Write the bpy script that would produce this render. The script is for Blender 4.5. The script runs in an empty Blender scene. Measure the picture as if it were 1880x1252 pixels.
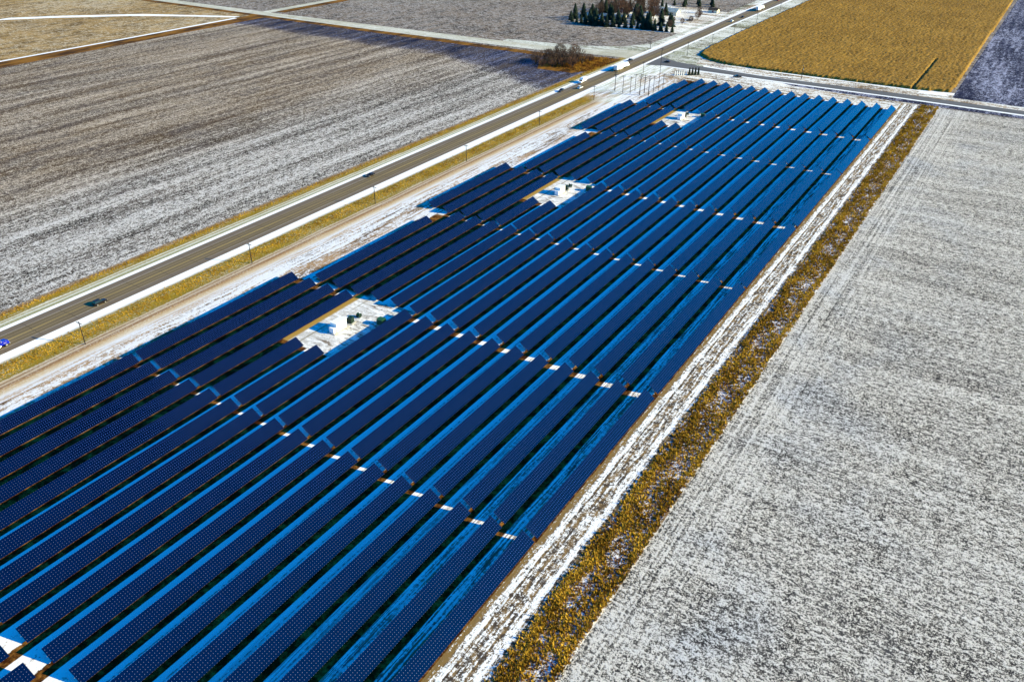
import bpy, math, random
import numpy as np
from mathutils import Vector, Matrix
random.seed(7); rng = np.random.default_rng(7)
R = math.radians
S = 8.6                      # row pitch of the solar tables in metres; the layout below is in row pitches
C = bpy.context.scene.collection
sc = bpy.context.scene

# ------------------------------------------------------------------ camera, world, sun, exposure
CX, CY, CH = 7.5703, -13.3345, 15.2267
PITCH, YAW, ROLL, FOC = 0.5415088, -0.5588784, 0.00627257, 1487.94
ZG = 0.08                    # low panel edge above the ground, in pitches
cam = bpy.data.cameras.new('camera'); co = bpy.data.objects.new('camera', cam); C.objects.link(co)
fw = Vector((math.sin(YAW)*math.cos(PITCH), math.cos(YAW)*math.cos(PITCH), -math.sin(PITCH)))
rt = Vector((math.cos(YAW), -math.sin(YAW), 0)); up = rt.cross(fw)
r2 = rt*math.cos(ROLL)+up*math.sin(ROLL); u2 = -rt*math.sin(ROLL)+up*math.cos(ROLL)
m = Matrix((r2, u2, -fw)).transposed().to_4x4(); m.translation = Vector((CX*S, CY*S, (CH+ZG)*S)); co.matrix_world = m
cam.sensor_width = 36; cam.lens = FOC*36/1880; cam.clip_end = 9000; cam.clip_start = 1
sc.camera = co
SUN_EL, SUN_AZ = 22.9, 69.0   # azimuth clockwise from +Y (the row direction)
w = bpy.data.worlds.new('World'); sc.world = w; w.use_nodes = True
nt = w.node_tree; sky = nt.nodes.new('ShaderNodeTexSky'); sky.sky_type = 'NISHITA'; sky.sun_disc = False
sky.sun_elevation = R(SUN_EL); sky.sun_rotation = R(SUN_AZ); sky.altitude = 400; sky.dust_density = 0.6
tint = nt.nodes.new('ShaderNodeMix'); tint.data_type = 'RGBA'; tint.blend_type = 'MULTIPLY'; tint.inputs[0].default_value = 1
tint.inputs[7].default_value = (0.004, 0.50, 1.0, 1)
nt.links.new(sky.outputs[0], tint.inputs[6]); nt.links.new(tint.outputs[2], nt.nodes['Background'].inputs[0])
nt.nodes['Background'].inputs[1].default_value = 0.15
sl = bpy.data.lights.new('sun', 'SUN'); sl.energy = 5; sl.angle = R(0.5); sl.color = (1, 0.85, 0.44)
so = bpy.data.objects.new('sun', sl); C.objects.link(so)
sd = Vector((math.sin(R(SUN_AZ))*math.cos(R(SUN_EL)), math.cos(R(SUN_AZ))*math.cos(R(SUN_EL)), math.sin(R(SUN_EL))))
so.rotation_euler = sd.to_track_quat('Z', 'Y').to_euler()
sc.view_settings.view_transform = 'Standard'; sc.view_settings.look = 'None'
sc.view_settings.exposure = 1.1; sc.view_settings.gamma = 1; sc.view_settings.use_curve_mapping = False
sc.render.engine = 'CYCLES'
try: sc.cycles.max_bounces = 6; sc.cycles.sample_clamp_indirect = 4
except Exception: pass

# ------------------------------------------------------------------ helpers
K = (CH+ZG)/CH
def G(x, y):                 # layout point -> metres on the ground
    return ((CX+(x-CX)*K)*S, (CY+(y-CY)*K)*S)
def tag(o, label=None, cat=None, group=None, kind=None):
    if label: o['label'] = label
    if cat: o['category'] = cat
    if group: o['group'] = group
    if kind: o['kind'] = kind
    return o
def link(name, me, mat=None, parent=None):
    o = bpy.data.objects.new(name, me); C.objects.link(o)
    if mat is not None and me is not None and not me.materials: me.materials.append(mat)
    if parent is not None: o.parent = parent
    return o
def empty(name, loc=(0, 0, 0), rz=0):
    o = bpy.data.objects.new(name, None); C.objects.link(o); o.location = loc; o.rotation_euler = (0, 0, rz); o.empty_display_size = 1
    return o
def copy_tree(root, loc=None, rz=None, scale=None):
    def rec(o, par):
        c = o.copy(); C.objects.link(c)
        if par is not None: c.parent = par
        for ch in o.children: rec(ch, c)
        return c
    c = rec(root, None)
    if loc is not None: c.location = loc
    if rz is not None: c.rotation_euler = (0, 0, rz)
    if scale is not None: c.scale = scale if hasattr(scale, '__len__') else (scale,)*3
    return c
class MB:
    def __init__(s): s.v = []; s.f = []; s.m = []
    def add(s, vs, fs, mi=0):
        b = len(s.v); s.v += [tuple(v) for v in vs]; s.f += [tuple(b+i for i in f) for f in fs]; s.m += [mi]*len(fs); return s
    def box(s, c, d, mi=0, tx=1.0, ty=1.0, rz=0):   # centre, size; tx,ty = taper of the top face
        cx, cy, cz = c; a, b, h = d[0]/2, d[1]/2, d[2]/2
        P = [(-a,-b,-h),(a,-b,-h),(a,b,-h),(-a,b,-h),(-a*tx,-b*ty,h),(a*tx,-b*ty,h),(a*tx,b*ty,h),(-a*tx,b*ty,h)]
        if rz: P = [(x*math.cos(rz)-y*math.sin(rz), x*math.sin(rz)+y*math.cos(rz), z) for x, y, z in P]
        return s.add([(x+cx, y+cy, z+cz) for x, y, z in P], [(0,3,2,1),(4,5,6,7),(0,1,5,4),(1,2,6,5),(2,3,7,6),(3,0,4,7)], mi)
    def tube(s, p, q, r0, r1=None, n=6, mi=0, cap=True):
        r1 = r0 if r1 is None else r1
        p, q = Vector(p), Vector(q); d = (q-p).normalized()
        a = d.orthogonal().normalized(); b = d.cross(a)
        vs = []
        for c, r in ((p, r0), (q, r1)):
            for i in range(n):
                t = 2*math.pi*i/n; vs.append(c+a*(r*math.cos(t))+b*(r*math.sin(t)))
        fs = [(i, (i+1) % n, n+(i+1) % n, n+i) for i in range(n)]
        if cap: fs += [tuple(range(n-1, -1, -1)), tuple(range(n, 2*n))]
        return s.add(vs, fs, mi)
    def prism(s, prof, x0, x1, k=1.0, mi=0, prof2=None):   # side profile [(y,z)] extruded along x
        n = len(prof); p2 = prof2 or prof
        vs = [(x0, y, z) for y, z in prof]+[(x1, y, z) for y, z in p2]
        fs = [tuple(range(n)), tuple(range(2*n-1, n-1, -1))]+[(i, n+i, n+(i+1) % n, (i+1) % n) for i in range(n)]
        return s.add(vs, fs, mi)
    def mesh(s, name, mats=None, bevel=0):
        me = bpy.data.meshes.new(name); me.from_pydata(s.v, [], s.f)
        if mats:
            for mm in (mats if isinstance(mats, (list, tuple)) else [mats]): me.materials.append(mm)
        me.polygons.foreach_set('material_index', s.m); me.update()
        if bevel:
            import bmesh
            bm = bmesh.new(); bm.from_mesh(me); bmesh.ops.recalc_face_normals(bm, faces=bm.faces)
            bmesh.ops.bevel(bm, geom=bm.edges[:], offset=bevel, segments=2, affect='EDGES'); bm.to_mesh(me); bm.free()
        return me
    def obj(s, name, mat, parent=None, bevel=0): return link(name, s.mesh(name, mat, bevel), None, parent)
def fast_mesh(name, V, F, mat):
    me = bpy.data.meshes.new(name); V = np.asarray(V, 'f4'); F = np.asarray(F, 'i4'); k = F.shape[1]
    me.vertices.add(len(V)); me.vertices.foreach_set('co', V.ravel())
    me.loops.add(F.size); me.loops.foreach_set('vertex_index', F.ravel())
    me.polygons.add(len(F)); me.polygons.foreach_set('loop_start', np.arange(0, F.size, k, dtype='i4'))
    try: me.polygons.foreach_set('loop_total', np.full(len(F), k, dtype='i4'))
    except Exception: pass
    me.materials.append(mat); me.update(calc_edges=True); me.validate()
    return me
# ---- node language
class V_:
    def __init__(s, t, k): s.t = t; s.k = k
    def _m(s, op, o, rev=False):
        n = s.t.nodes.new('ShaderNodeMath'); n.operation = op
        a, b = (o, s) if rev else (s, o)
        for i, x in enumerate((a, b)):
            if isinstance(x, V_): s.t.links.new(x.k, n.inputs[i])
            else: n.inputs[i].default_value = x
        return V_(s.t, n.outputs[0])
    def __add__(s, o): return s._m('ADD', o)
    def __radd__(s, o): return s._m('ADD', o, True)
    def __sub__(s, o): return s._m('SUBTRACT', o)
    def __rsub__(s, o): return s._m('SUBTRACT', o, True)
    def __mul__(s, o): return s._m('MULTIPLY', o)
    def __rmul__(s, o): return s._m('MULTIPLY', o, True)
    def __truediv__(s, o): return s._m('DIVIDE', o)
    def lt(s, o): return s._m('LESS_THAN', o)
    def gt(s, o): return s._m('GREATER_THAN', o)
    def fract(s): return s._m('FRACT', 0)
    def floor(s): return s._m('FLOOR', 0)
    def abs(s): return s._m('ABSOLUTE', 0)
    def min(s, o): return s._m('MINIMUM', o)
    def max(s, o): return s._m('MAXIMUM', o)
    def sin(s): return s._m('SINE', 0)
    def ss(s, a, b):         # smoothstep from a to b
        n = s.t.nodes.new('ShaderNodeMapRange'); n.interpolation_type = 'SMOOTHSTEP'
        flip = a > b; a, b = min(a, b), max(a, b)
        n.inputs[1].default_value = a; n.inputs[2].default_value = b; s.t.links.new(s.k, n.inputs[0])
        r = V_(s.t, n.outputs[0]); return (1-r) if flip else r
class Mat:
    def __init__(s, name, rough=0.9, spec=0.2):
        s.m = bpy.data.materials.new(name); s.m.use_nodes = True; s.t = s.m.node_tree
        s.b = s.t.nodes['Principled BSDF']; s.b.inputs['Roughness'].default_value = rough
        s.b.inputs['Specular IOR Level'].default_value = spec
    def set(s, k, v):
        if isinstance(v, V_): s.t.links.new(v.k, s.b.inputs[k])
        elif isinstance(v, (tuple, list)) and len(v) == 3: s.b.inputs[k].default_value = (*v, 1)
        else: s.b.inputs[k].default_value = v
        return s
    def pos(s, obj=False):
        if obj: n = s.t.nodes.new('ShaderNodeTexCoord'); k = n.outputs['Object']
        else: n = s.t.nodes.new('ShaderNodeNewGeometry'); k = n.outputs['Position']
        q = s.t.nodes.new('ShaderNodeSeparateXYZ'); s.t.links.new(k, q.inputs[0])
        return [V_(s.t, q.outputs[i]) for i in range(3)]
    def vec(s, x, y, z=0.0):
        n = s.t.nodes.new('ShaderNodeCombineXYZ')
        for i, a in enumerate((x, y, z)):
            if isinstance(a, V_): s.t.links.new(a.k, n.inputs[i])
            else: n.inputs[i].default_value = a
        return V_(s.t, n.outputs[0])
    def noise(s, v, scale=1, detail=3, rough=0.6, dist=0, dim='3D'):
        n = s.t.nodes.new('ShaderNodeTexNoise'); s.t.links.new(v.k, n.inputs['Vector'])
        n.inputs['Scale'].default_value = scale; n.inputs['Detail'].default_value = detail
        n.inputs['Roughness'].default_value = rough; n.inputs['Distortion'].default_value = dist
        return V_(s.t, n.outputs['Fac'])
    def vor(s, v, scale=1):
        n = s.t.nodes.new('ShaderNodeTexVoronoi'); s.t.links.new(v.k, n.inputs['Vector']); n.inputs['Scale'].default_value = scale
        return V_(s.t, n.outputs['Distance'])
    def mix(s, f, a, b):
        n = s.t.nodes.new('ShaderNodeMix'); n.data_type = 'RGBA'
        for i, x in ((0, f), (6, a), (7, b)):
            if isinstance(x, V_): s.t.links.new(x.k, n.inputs[i])
            else: n.inputs[i].default_value = (*x, 1) if isinstance(x, (tuple, list)) else x
        return V_(s.t, n.outputs[2])
    def ramp(s, f, stops, interp='LINEAR'):
        n = s.t.nodes.new('ShaderNodeValToRGB'); n.color_ramp.interpolation = interp; e = n.color_ramp.elements
        while len(e) < len(stops): e.new(0.5)
        for i, (p, c) in enumerate(stops): e[i].position = p; e[i].color = (*c, 1) if isinstance(c, (tuple, list)) else (c, c, c, 1)
        s.t.links.new(f.k, n.inputs[0]); return V_(s.t, n.outputs[0])
    def bump(s, h, strength=0.5, dist=0.3):
        n = s.t.nodes.new('ShaderNodeBump'); n.inputs['Strength'].default_value = strength; n.inputs['Distance'].default_value = dist
        s.t.links.new(h.k, n.inputs['Height']); s.t.links.new(n.outputs[0], s.b.inputs['Normal']); return s
def plain(name, col, rough=0.6, spec=0.3, metal=0, var=0.25, sc_=1.5):
    a = Mat(name, rough, spec); p = a.pos(True); n = a.noise(a.vec(*p), sc_, 3)
    a.set('Base Color', a.mix(n.ss(0.3, 0.7), tuple(c*(1-var) for c in col), tuple(min(1, c*(1+var)) for c in col)))
    a.set('Metallic', metal); return a.m

SNOW = (0.80, 0.80, 0.80); SN2 = (0.56, 0.57, 0.60)
# ------------------------------------------------------------------ ground materials
def field(name, dirt, stub, snow, thr, along='y', grain=0.55, streak=0.5, big=0.25, bump=0.6, sp=1.4, soft=0.16, bd=0.35, head=None, gain=1.0, fade=False, near=False):
    """snow-dusted plough land: grain noise, long streaks and broad patches decide how much soil shows"""
    a = Mat(name, 0.95, 0.05); x, y, z = a.pos()
    if along == 'x': u, v = y, x
    else: u, v = x, y
    wob = a.noise(a.vec(x, y), 0.02, 2)*6
    g = a.noise(a.vec(x, y, z), 0.5/grain, 3.6, 1.0)
    g2 = a.noise(a.vec(u*0.9, v*0.45), 0.27/grain, 3, 0.9)
    st = a.noise(a.vec((u+wob)/sp, v/28), 1.0, 3, 0.65)
    st2 = a.noise(a.vec((u+wob)/(sp*6), v/120), 1.0, 2, 0.5)
    b = a.noise(a.vec(x, y), 1/90, 3, 0.55)
    h = (g-0.5)*1.5*gain+(g2-0.5)*0.9*gain+(st-0.5)*streak*1.2+(st2-0.5)*streak+(b-0.5)*big*2
    h = h-thr
    if fade or streak > 0.45:
        wst = a.noise(a.vec((u+wob)/7, v/240), 1.0, 3, 0.6); h = h+(wst-0.5)*(0.75 if fade else 0.5)
    if fade:                 # the snow cover thins towards the far side of the field
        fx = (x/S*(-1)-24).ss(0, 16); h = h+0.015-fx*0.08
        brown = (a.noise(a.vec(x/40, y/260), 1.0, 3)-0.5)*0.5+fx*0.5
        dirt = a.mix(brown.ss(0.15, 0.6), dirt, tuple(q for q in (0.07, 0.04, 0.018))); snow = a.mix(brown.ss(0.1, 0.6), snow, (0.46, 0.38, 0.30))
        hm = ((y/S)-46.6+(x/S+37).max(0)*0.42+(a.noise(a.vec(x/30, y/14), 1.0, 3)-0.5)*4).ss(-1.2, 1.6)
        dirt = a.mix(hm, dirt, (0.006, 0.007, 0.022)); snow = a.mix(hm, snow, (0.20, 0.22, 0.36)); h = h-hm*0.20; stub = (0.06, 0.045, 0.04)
    if near:                 # tidy strips along the near edge, clods further out
        ed = ((x/S)-2.5).ss(3.0, 0.5); ln = a.noise(a.vec(x/0.9, y/120), 1.0, 2, 0.6)
        pt = a.noise(a.vec(x, y), 1/28, 3, 0.6, 0.6); h = h+ed*((ln-0.5)*1.1+0.05)-(pt.ss(0.5, 0.72))*0.01*((x/S-3).ss(6, 1))
        snow = a.mix(pt.ss(0.42, 0.75)*((x/S-3).ss(8, 1)), snow, (0.54, 0.54, 0.56))
    f = h.ss(-soft, soft)
    soil = a.mix(a.noise(a.vec(x/3, y/9), 0.35, 3).ss(0.35, 0.65), dirt, stub)
    col = a.mix(f, soil, snow)
    a.set('Base Color', col); a.bump(g*0.9+g2*0.7+st*0.4, bump, bd)
    return a.m
M = {}
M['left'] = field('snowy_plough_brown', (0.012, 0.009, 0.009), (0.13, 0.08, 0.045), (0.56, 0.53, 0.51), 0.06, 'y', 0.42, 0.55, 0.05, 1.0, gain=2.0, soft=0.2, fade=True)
M['right'] = field('snowy_stubble_grey', (0.014, 0.014, 0.018), (0.06, 0.058, 0.06), (0.62, 0.585, 0.545), 0.02, 'x', 0.27, 0.4, 0.03, 1.0, 1.6, gain=2.0, soft=0.15, near=True)
M['north'] = field('plough_north', (0.025, 0.018, 0.015), (0.13, 0.09, 0.06), (0.34, 0.31, 0.29), 0.05, 'x', 0.9, 0.15, 0.12, 1.0, gain=1.7)
M['dark'] = field('dark_plough', (0.008, 0.009, 0.026), (0.02, 0.022, 0.05), (0.30, 0.31, 0.42), 0.14, 'y', 0.8, 0.5, 0.25, 1.0, 2.4, gain=1.5)
M['head'] = field('dark_headland', (0.008, 0.009, 0.024), (0.025, 0.025, 0.045), (0.26, 0.27, 0.36), 0.2, 'x', 0.8, 0.35, 0.3, 1.0, 2.0, gain=1.5)
M['tan'] = field('tan_stubble', (0.11, 0.065, 0.02), (0.32, 0.20, 0.07), (0.50, 0.42, 0.30), 0.12, 'x', 0.9, 0.2, 0.25, 0.8, gain=1.5)
M['brush'] = field('brown_weeds', (0.05, 0.022, 0.006), (0.22, 0.1, 0.015), (0.5, 0.42, 0.3), 0.42, 'y', 0.5, 0.3, 0.4, 0.8)
M['ditch'] = field('snowy_ditch', (0.03, 0.016, 0.008), (0.17, 0.085, 0.02), (0.72, 0.72, 0.76), 0.0, 'y', 0.4, 0.2, 0.2, 0.8, gain=1.8, soft=0.12)
M['yard'] = field('yard_snow', (0.12, 0.075, 0.04), (0.30, 0.21, 0.12), (0.74, 0.73, 0.7), -0.04, 'x', 0.8, 1.0, 0.6, 0.5, 1.6, 0.16, gain=1.4)
M['pale'] = field('pale_verge', (0.10, 0.085, 0.045), (0.25, 0.26, 0.17), (0.6, 0.6, 0.55), 0.0, 'x', 0.8, 0.8, 0.5, 0.5, 1.6, 0.16, gain=1.4)
M['gravel'] = field('pale_gravel', (0.36, 0.34, 0.26), (0.45, 0.42, 0.33), (0.6, 0.6, 0.55), 0.1, 'x', 0.7, 0.6, 0.2, 0.2, 1.0)
M['snow'] = field('drifted_snow', (0.4, 0.36, 0.28), (0.5, 0.46, 0.4), SNOW, -0.42, 'y', 0.7, 0.4, 0.3, 0.3, 1.4, 0.2)
M['slope'] = field('mown_slope', (0.09, 0.055, 0.03), (0.34, 0.22, 0.12), (0.66, 0.67, 0.70), -0.06, 'y', 0.6, 1.3, 0.5, 0.6, 1.2, 0.16, gain=1.2)

def array_ground():
    """between the solar tables: bare grass along every low edge, snow in the aisles, wheel marks on the outer ones"""
    a = Mat('array_ground', 0.95, 0.05); x, y, z = a.pos()
    n = a.noise(a.vec(x, y), 1.1, 5, 0.7); nl = a.noise(a.vec(x/2, y/40), 1.0, 3); nb = a.noise(a.vec(x, y), 1/50, 2)
    u = (x/S+(n-0.5)*0.10+(nb-0.5)*0.10+0.5).fract()-0.5       # distance from the nearest low edge, in pitches
    bare = ((u+0.01).abs().ss(0.22, 0.09)+(n-0.5)*0.9*(u.abs().ss(0.28, 0.2))).ss(0.35, 0.6)
    left = (x/S+12.6).ss(0.4, -0.2)*((n-0.5)*0.8+(nl-0.5)*0.9+0.42).ss(0.0, 0.25)       # the outer left aisles hold hardly any snow
    ls = a.noise(a.vec(x/0.5, y/16), 1.0, 3, 0.7)
    blotch = (n*0.7+ls*0.8-0.86).ss(0.0, 0.12)*(nb.ss(0.42, 0.62))
    tr = (((u-0.33).abs().ss(0.03, 0.01)).max((u-0.47).abs().ss(0.03, 0.01)).max((u+0.36).abs().ss(0.025, 0.008)))*x.gt(-6*S)*n.ss(0.35, 0.6)
    rough = (x/S+5).ss(0, 4)*(n*0.5+ls*1.2-0.84).ss(-0.04, 0.10)*0.9
    for gy in (-9.05, 0.0, 7.72, 16.83, 24.32, 33.3, 40.86): left = left*((y/S-gy).abs().ss(0.12, 0.4))
    speck = (u.abs()).ss(0.36, 0.44)*((n-0.5)*1.6+0.45).ss(0.45, 0.7)*0.8
    f = bare.max(speck).max(blotch*0.7).max(tr*0.8).max(rough).max(left)
    grass = a.mix(((n-0.5)*0.8+a.noise(a.vec(x, y), 0.25, 3)).ss(0.38, 0.85), (0.035, 0.010, 0.002), (0.34, 0.155, 0.03))
    a.set('Base Color', a.mix(f, SNOW, grass)); a.bump(n, 0.4, 0.2); return a.m
M['array'] = array_ground()
def pad_ground():
    a = Mat('pad_snow', 0.95, 0.05); x, y, z = a.pos()
    n = a.noise(a.vec(x, y), 1.0, 4, 0.9, 0.3); n2 = a.noise(a.vec(x/4, y/1.2), 0.6, 3, 0.6, 1.0)
    d = (x/S+12.97+(n-0.5)*0.05)
    bare = d.ss(0.22, 0.10)
    tr = (d-0.53).abs().ss(0.05, 0.02)*(a.noise(a.vec(x/3, y/12), 0.4, 2).ss(0.4, 0.55))
    mud = (n*0.6+n2-0.84).ss(0.0, 0.10)*((x/S+12.2).ss(0, 0.3))
    sn = a.mix((n*0.6+n2*0.7-0.6).ss(-0.08, 0.14), SNOW, (0.45, 0.43, 0.40)); c = a.mix(bare, sn, (0.34, 0.21, 0.05)); c = a.mix(tr*0.9, c, (0.24, 0.21, 0.15)); c = a.mix(mud*0.85, c, (0.14, 0.10, 0.07))
    a.set('Base Color', c); a.bump(n, 0.4, 0.2); return a.m
M['pad'] = pad_ground()
def verge_mat():
    """profile across the highway verges, from the ploughed field on the left to the solar field on the right"""
    a = Mat('highway_verge', 0.95, 0.05); x, y, z = a.pos()
    n = a.noise(a.vec(x, y), 1.2, 3.6, 0.95); nl = a.noise(a.vec(x/1.2, y/22), 1.0, 3, 0.65); nb = a.noise(a.vec(x/4, y/8), 0.12, 3)
    t = (x/S+24+(n-0.5)*0.16+(nl-0.5)*0.14+(nb-0.5)*0.22)/6.5       # -24 .. -17.5 pitches
    def p(v): return (v+24)/6.5
    gold = (0.27, 0.18, 0.016); gold2 = (0.20, 0.14, 0.014); grn = (0.25, 0.24, 0.12)
    base = a.ramp(t, [(p(-23.62), (0.2, 0.13, 0.07)), (p(-23.5), (0.22, 0.11, 0.02)), (p(-23.38), gold), (p(-23.02), gold2), (p(-22.96), (0.62, 0.6, 0.5)),
        (p(-22.86), gold2), (p(-22.74), (0.6, 0.6, 0.52)), (p(-22.66), grn), (p(-22.42), grn), (p(-22.34), SNOW), (p(-20.22), SNOW), (p(-20.02), gold2), (p(-19.4), gold),
        (p(-18.98), gold2), (p(-18.9), (0.5, 0.4, 0.28)), (p(-18.82), (0.2, 0.11, 0.05)), (p(-18.70), (0.5, 0.4, 0.28)), (p(-18.6), (0.2, 0.10, 0.045)), (p(-18.42), (0.42, 0.28, 0.14)), (p(-18.2), (0.55, 0.45, 0.32)), (p(-18.05), (0.62, 0.63, 0.66))])
    sp = (n+(nl-0.5)*0.5).ss(0.50, 0.64)
    snowy = a.mix(sp, base, a.mix(n.ss(0.3, 0.6), (0.3, 0.22, 0.08), (0.7, 0.68, 0.62)))
    dk = n.ss(0.42, 0.30)*0.6
    c = a.mix(0.35, base, snowy); c = a.mix(dk*(t-p(-20.0)).gt(0)*(x/S+18.3).lt(0), c, (0.09, 0.06, 0.012))
    south = ((x/S+18.15+(nb-0.5)*0.5).ss(0, 0.2))*((n*0.7+nl*0.9-0.8).ss(-0.06, 0.08))
    c = a.mix(south*0.8, c, (0.40, 0.27, 0.15))
    # beyond the solar field the grass gives way to trodden snow
    far = (y/S+(nb-0.5)*5).ss(39.5, 41.5)
    yard = a.mix((n*0.6+nl*0.8-0.62).ss(0, 0.16), SNOW, a.mix(nb.ss(0.4, 0.6), (0.3, 0.18, 0.09), (0.42, 0.44, 0.33)))
    c = a.mix(far*((x/S+21.5).gt(0)), c, yard)
    a.set('Base Color', c); a.bump(n+nl*0.5, 0.6, 0.3); return a.m
M['verge'] = verge_mat()
def track_mat():
    a = Mat('snowy_track', 0.95, 0.05); x, y, z = a.pos()
    n = a.noise(a.vec(x, y), 1.0, 3.6, 1.0); nl = a.noise(a.vec(x/0.8, y/9), 1.2, 3, 0.65); nb = a.noise(a.vec(x, y), 1/25, 3)
    t = (x/S+(n-0.5)*0.05+(nb-0.5)*0.07)/1.4
    sn = a.ramp(t, [(0.0, 0.18), (0.09, 0.12), (0.15, 0.55), (0.25, 0.70), (0.29, 0.12), (0.33, 0.5), (0.40, 0.3), (0.52, 0.42), (0.6, 0.3), (0.68, 0.6), (0.74, 0.75), (0.79, 0.4), (0.88, 0.2)])
    f = (sn+(n-0.5)*2.6+(nl-0.5)*1.8).ss(0.36, 0.62)
    soil = a.mix(a.noise(a.vec(x, y), 0.5, 3).ss(0.4, 0.6), (0.06, 0.045, 0.035), (0.22, 0.14, 0.06))
    a.set('Base Color', a.mix(f, a.mix(t.ss(0.16, 0.10), soil, (0.20, 0.125, 0.045)), SNOW)); a.bump(n+nl*0.5, 0.7, 0.25); return a.m
M['track'] = track_mat()
def road_mat(name, axis, c0, wid, col, light, lanes=True):
    a = Mat(name, 0.8, 0.2); x, y, z = a.pos(True)
    u, v = (x, y) if axis == 'y' else (y, x)
    n = a.noise(a.vec(x, y), 3, 4, 0.7); nl = a.noise(a.vec(u/0.5, v/60), 1.0, 3, 0.6); nb = a.noise(a.vec(u/3, v/90), 1, 2)
    f = (nl-0.5)*0.9+(nb-0.5)*0.6+(n-0.5)*0.4
    c = a.mix((f+0.5).ss(0.3, 0.7), col, light)
    a.set('Base Color', c); return a.m
M['side_road'] = road_mat('side_road_asphalt', 'x', 0, 1, (0.085, 0.08, 0.08), (0.125, 0.12, 0.115))
def highway_mat():
    # object x runs across the highway: 0 at the middle
    a = Mat('highway_asphalt', 0.8, 0.2); x, y, z = a.pos(True)
    n = a.noise(a.vec(x, y), 2.5, 4, 0.7); nl = a.noise(a.vec(x/0.45, y/70), 1.0, 3, 0.6); nb = a.noise(a.vec(x/3, y/50), 1, 2)
    ax = x.abs()
    wheel = ((ax-1.1).abs().ss(0.55, 0.1)).max((ax-2.9).abs().ss(0.55, 0.1))
    base = a.mix((n*0.5+nl*0.7+nb*0.3-0.45).ss(0.1, 0.55), (0.13, 0.092, 0.046), (0.22, 0.162, 0.085))
    shoulder = ax.ss(3.7, 4.2)
    c = a.mix(wheel*0.65, base, (0.075, 0.058, 0.03)); c = a.mix(shoulder*0.8, c, (0.13, 0.10, 0.075))
    worn = nl.ss(0.40, 0.52)
    c = a.mix(ax.lt(0.32)*ax.gt(0.12)*worn*0.75, c, (0.42, 0.30, 0.07))
    c = a.mix((ax-4.05).abs().lt(0.09)*worn*0.5, c, (0.5, 0.5, 0.48))
    crack = ((y/12.3+(nb-0.5)*0.15).fract()-0.5).abs().lt(0.008)
    c = a.mix(crack*0.6, c, (0.04, 0.03, 0.02))
    c = a.mix(ax.ss(7.0, 7.6)*(n+nl-0.9).ss(0, 0.1), c, SNOW)
    a.set('Base Color', c); return a.m
M['highway'] = highway_mat()

# ------------------------------------------------------------------ ground sheets
def sheet(name, pts, z, mat, rawxy=False, label=None):
    P = [(p[0], p[1]) if rawxy else G(*p) for p in pts]
    me = bpy.data.meshes.new(name); me.from_pydata([(x, y, z) for x, y in P], [], [tuple(range(len(P)))])
    me.update(); me.materials.append(mat)
    if me.polygons[0].normal.z < 0: me.flip_normals()
    o = bpy.data.objects.new(name, me); C.objects.link(o); return tag(o, label, kind='structure')
def rect(name, x0, x1, y0, y1, z, mat, **k): return sheet(name, [(x0, y0), (x1, y0), (x1, y1), (x0, y1)], z, mat, **k)
rect('ground', -260, 200, -80, 420, 0.0, M['north'])
rect('snowy_ground', -18.6, 0.6, -30, 52.2, 0.010, M['slope'])
rect('solar_field_ground', -15.4, 0.14, -30, 49.15, 0.022, M['array'])
for a0, a1 in ((-30, 7.65), (17.0, 24.2), (33.2, 40.7)): rect('solar_field_ground', -16.4, -15.4, a0, a1, 0.022, M['array'])
for a0, a1 in ((3.72, 7.9), (20.4, 24.35), (36.8, 40.7)): rect('gravel_pad', -12.97, -10.12, a0, a1, 0.034, M['pad'])
rect('dirt_track', 0.05, 1.40, -30, 51.2, 0.030, M['track'])
rect('ditch', 1.30, 2.62, -30, 51.9, 0.038, M['ditch'])
sheet('field', [(2.5, -30), (2.5, 10), (2.46, 30), (2.44, 51.3), (60, 50.6), (60, -30)], 0.046, M['right'])
sheet('field_edge', [(2.44, -30), (2.44, 51.4), (2.50, 51.4), (2.52, -30)], 0.052, M['yard'])
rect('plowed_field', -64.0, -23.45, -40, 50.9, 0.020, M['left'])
rect('stubble_field', -150, -66.0, -40, 51.2, 0.020, M['tan'])
rect('field_boundary', -66.2, -63.9, -40, 50.6, 0.030, M['brush'])
sheet('snow_drift', [(-85.9, 33.6), (-82.5, 37.6), (-76.5, 43.2), (-71.5, 46.3), (-66.6, 48.8), (-66.6, 49.6), (-71.4, 47.3), (-76.5, 44.7), (-82.5, 39.3), (-85.9, 35.4)], 0.040, M['snow'])
sheet('snow_drift', [(-66.5, 20), (-66.15, 20), (-65.9, 36), (-65.9, 48.6), (-66.4, 48.6), (-66.3, 36)], 0.044, M['snow'])
rect('roadside_ditch', -150, -27.5, 50.6, 51.75, 0.036, M['brush'])
sheet('gravel_road', [(-150, 51.3), (-63.7, 51.55), (-48.5, 51.65), (-35.2, 52.35), (-31.3, 52.6), (-26.7, 53.6), (-23.4, 53.9), (-22.3, 53.7), (-22.3, 57.2), (-24.4, 56.9), (-27.3, 55.2), (-31.5, 54.5), (-36.1, 54.2), (-50.5, 53.7), (-65.4, 53.1), (-150, 52.6)], 0.048, M['gravel'])
sheet('snow_bank', [(-36, 54.3), (-31.5, 54.55), (-27.3, 55.3), (-24.4, 57), (-22.5, 57), (-22.5, 96), (-23.6, 96), (-23.5, 66), (-23.7, 61.0), (-25.2, 58.2), (-29, 56.2), (-36, 55.3)], 0.030, M['pale'])
sheet('snow_bank', [(-22.4, 56), (-22.3, 98), (-23.0, 98), (-22.95, 60)], 0.040, M['yard'])
rect('side_lane', -66.9, -65.7, 53.0, 130, 0.044, M['gravel'])
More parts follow.
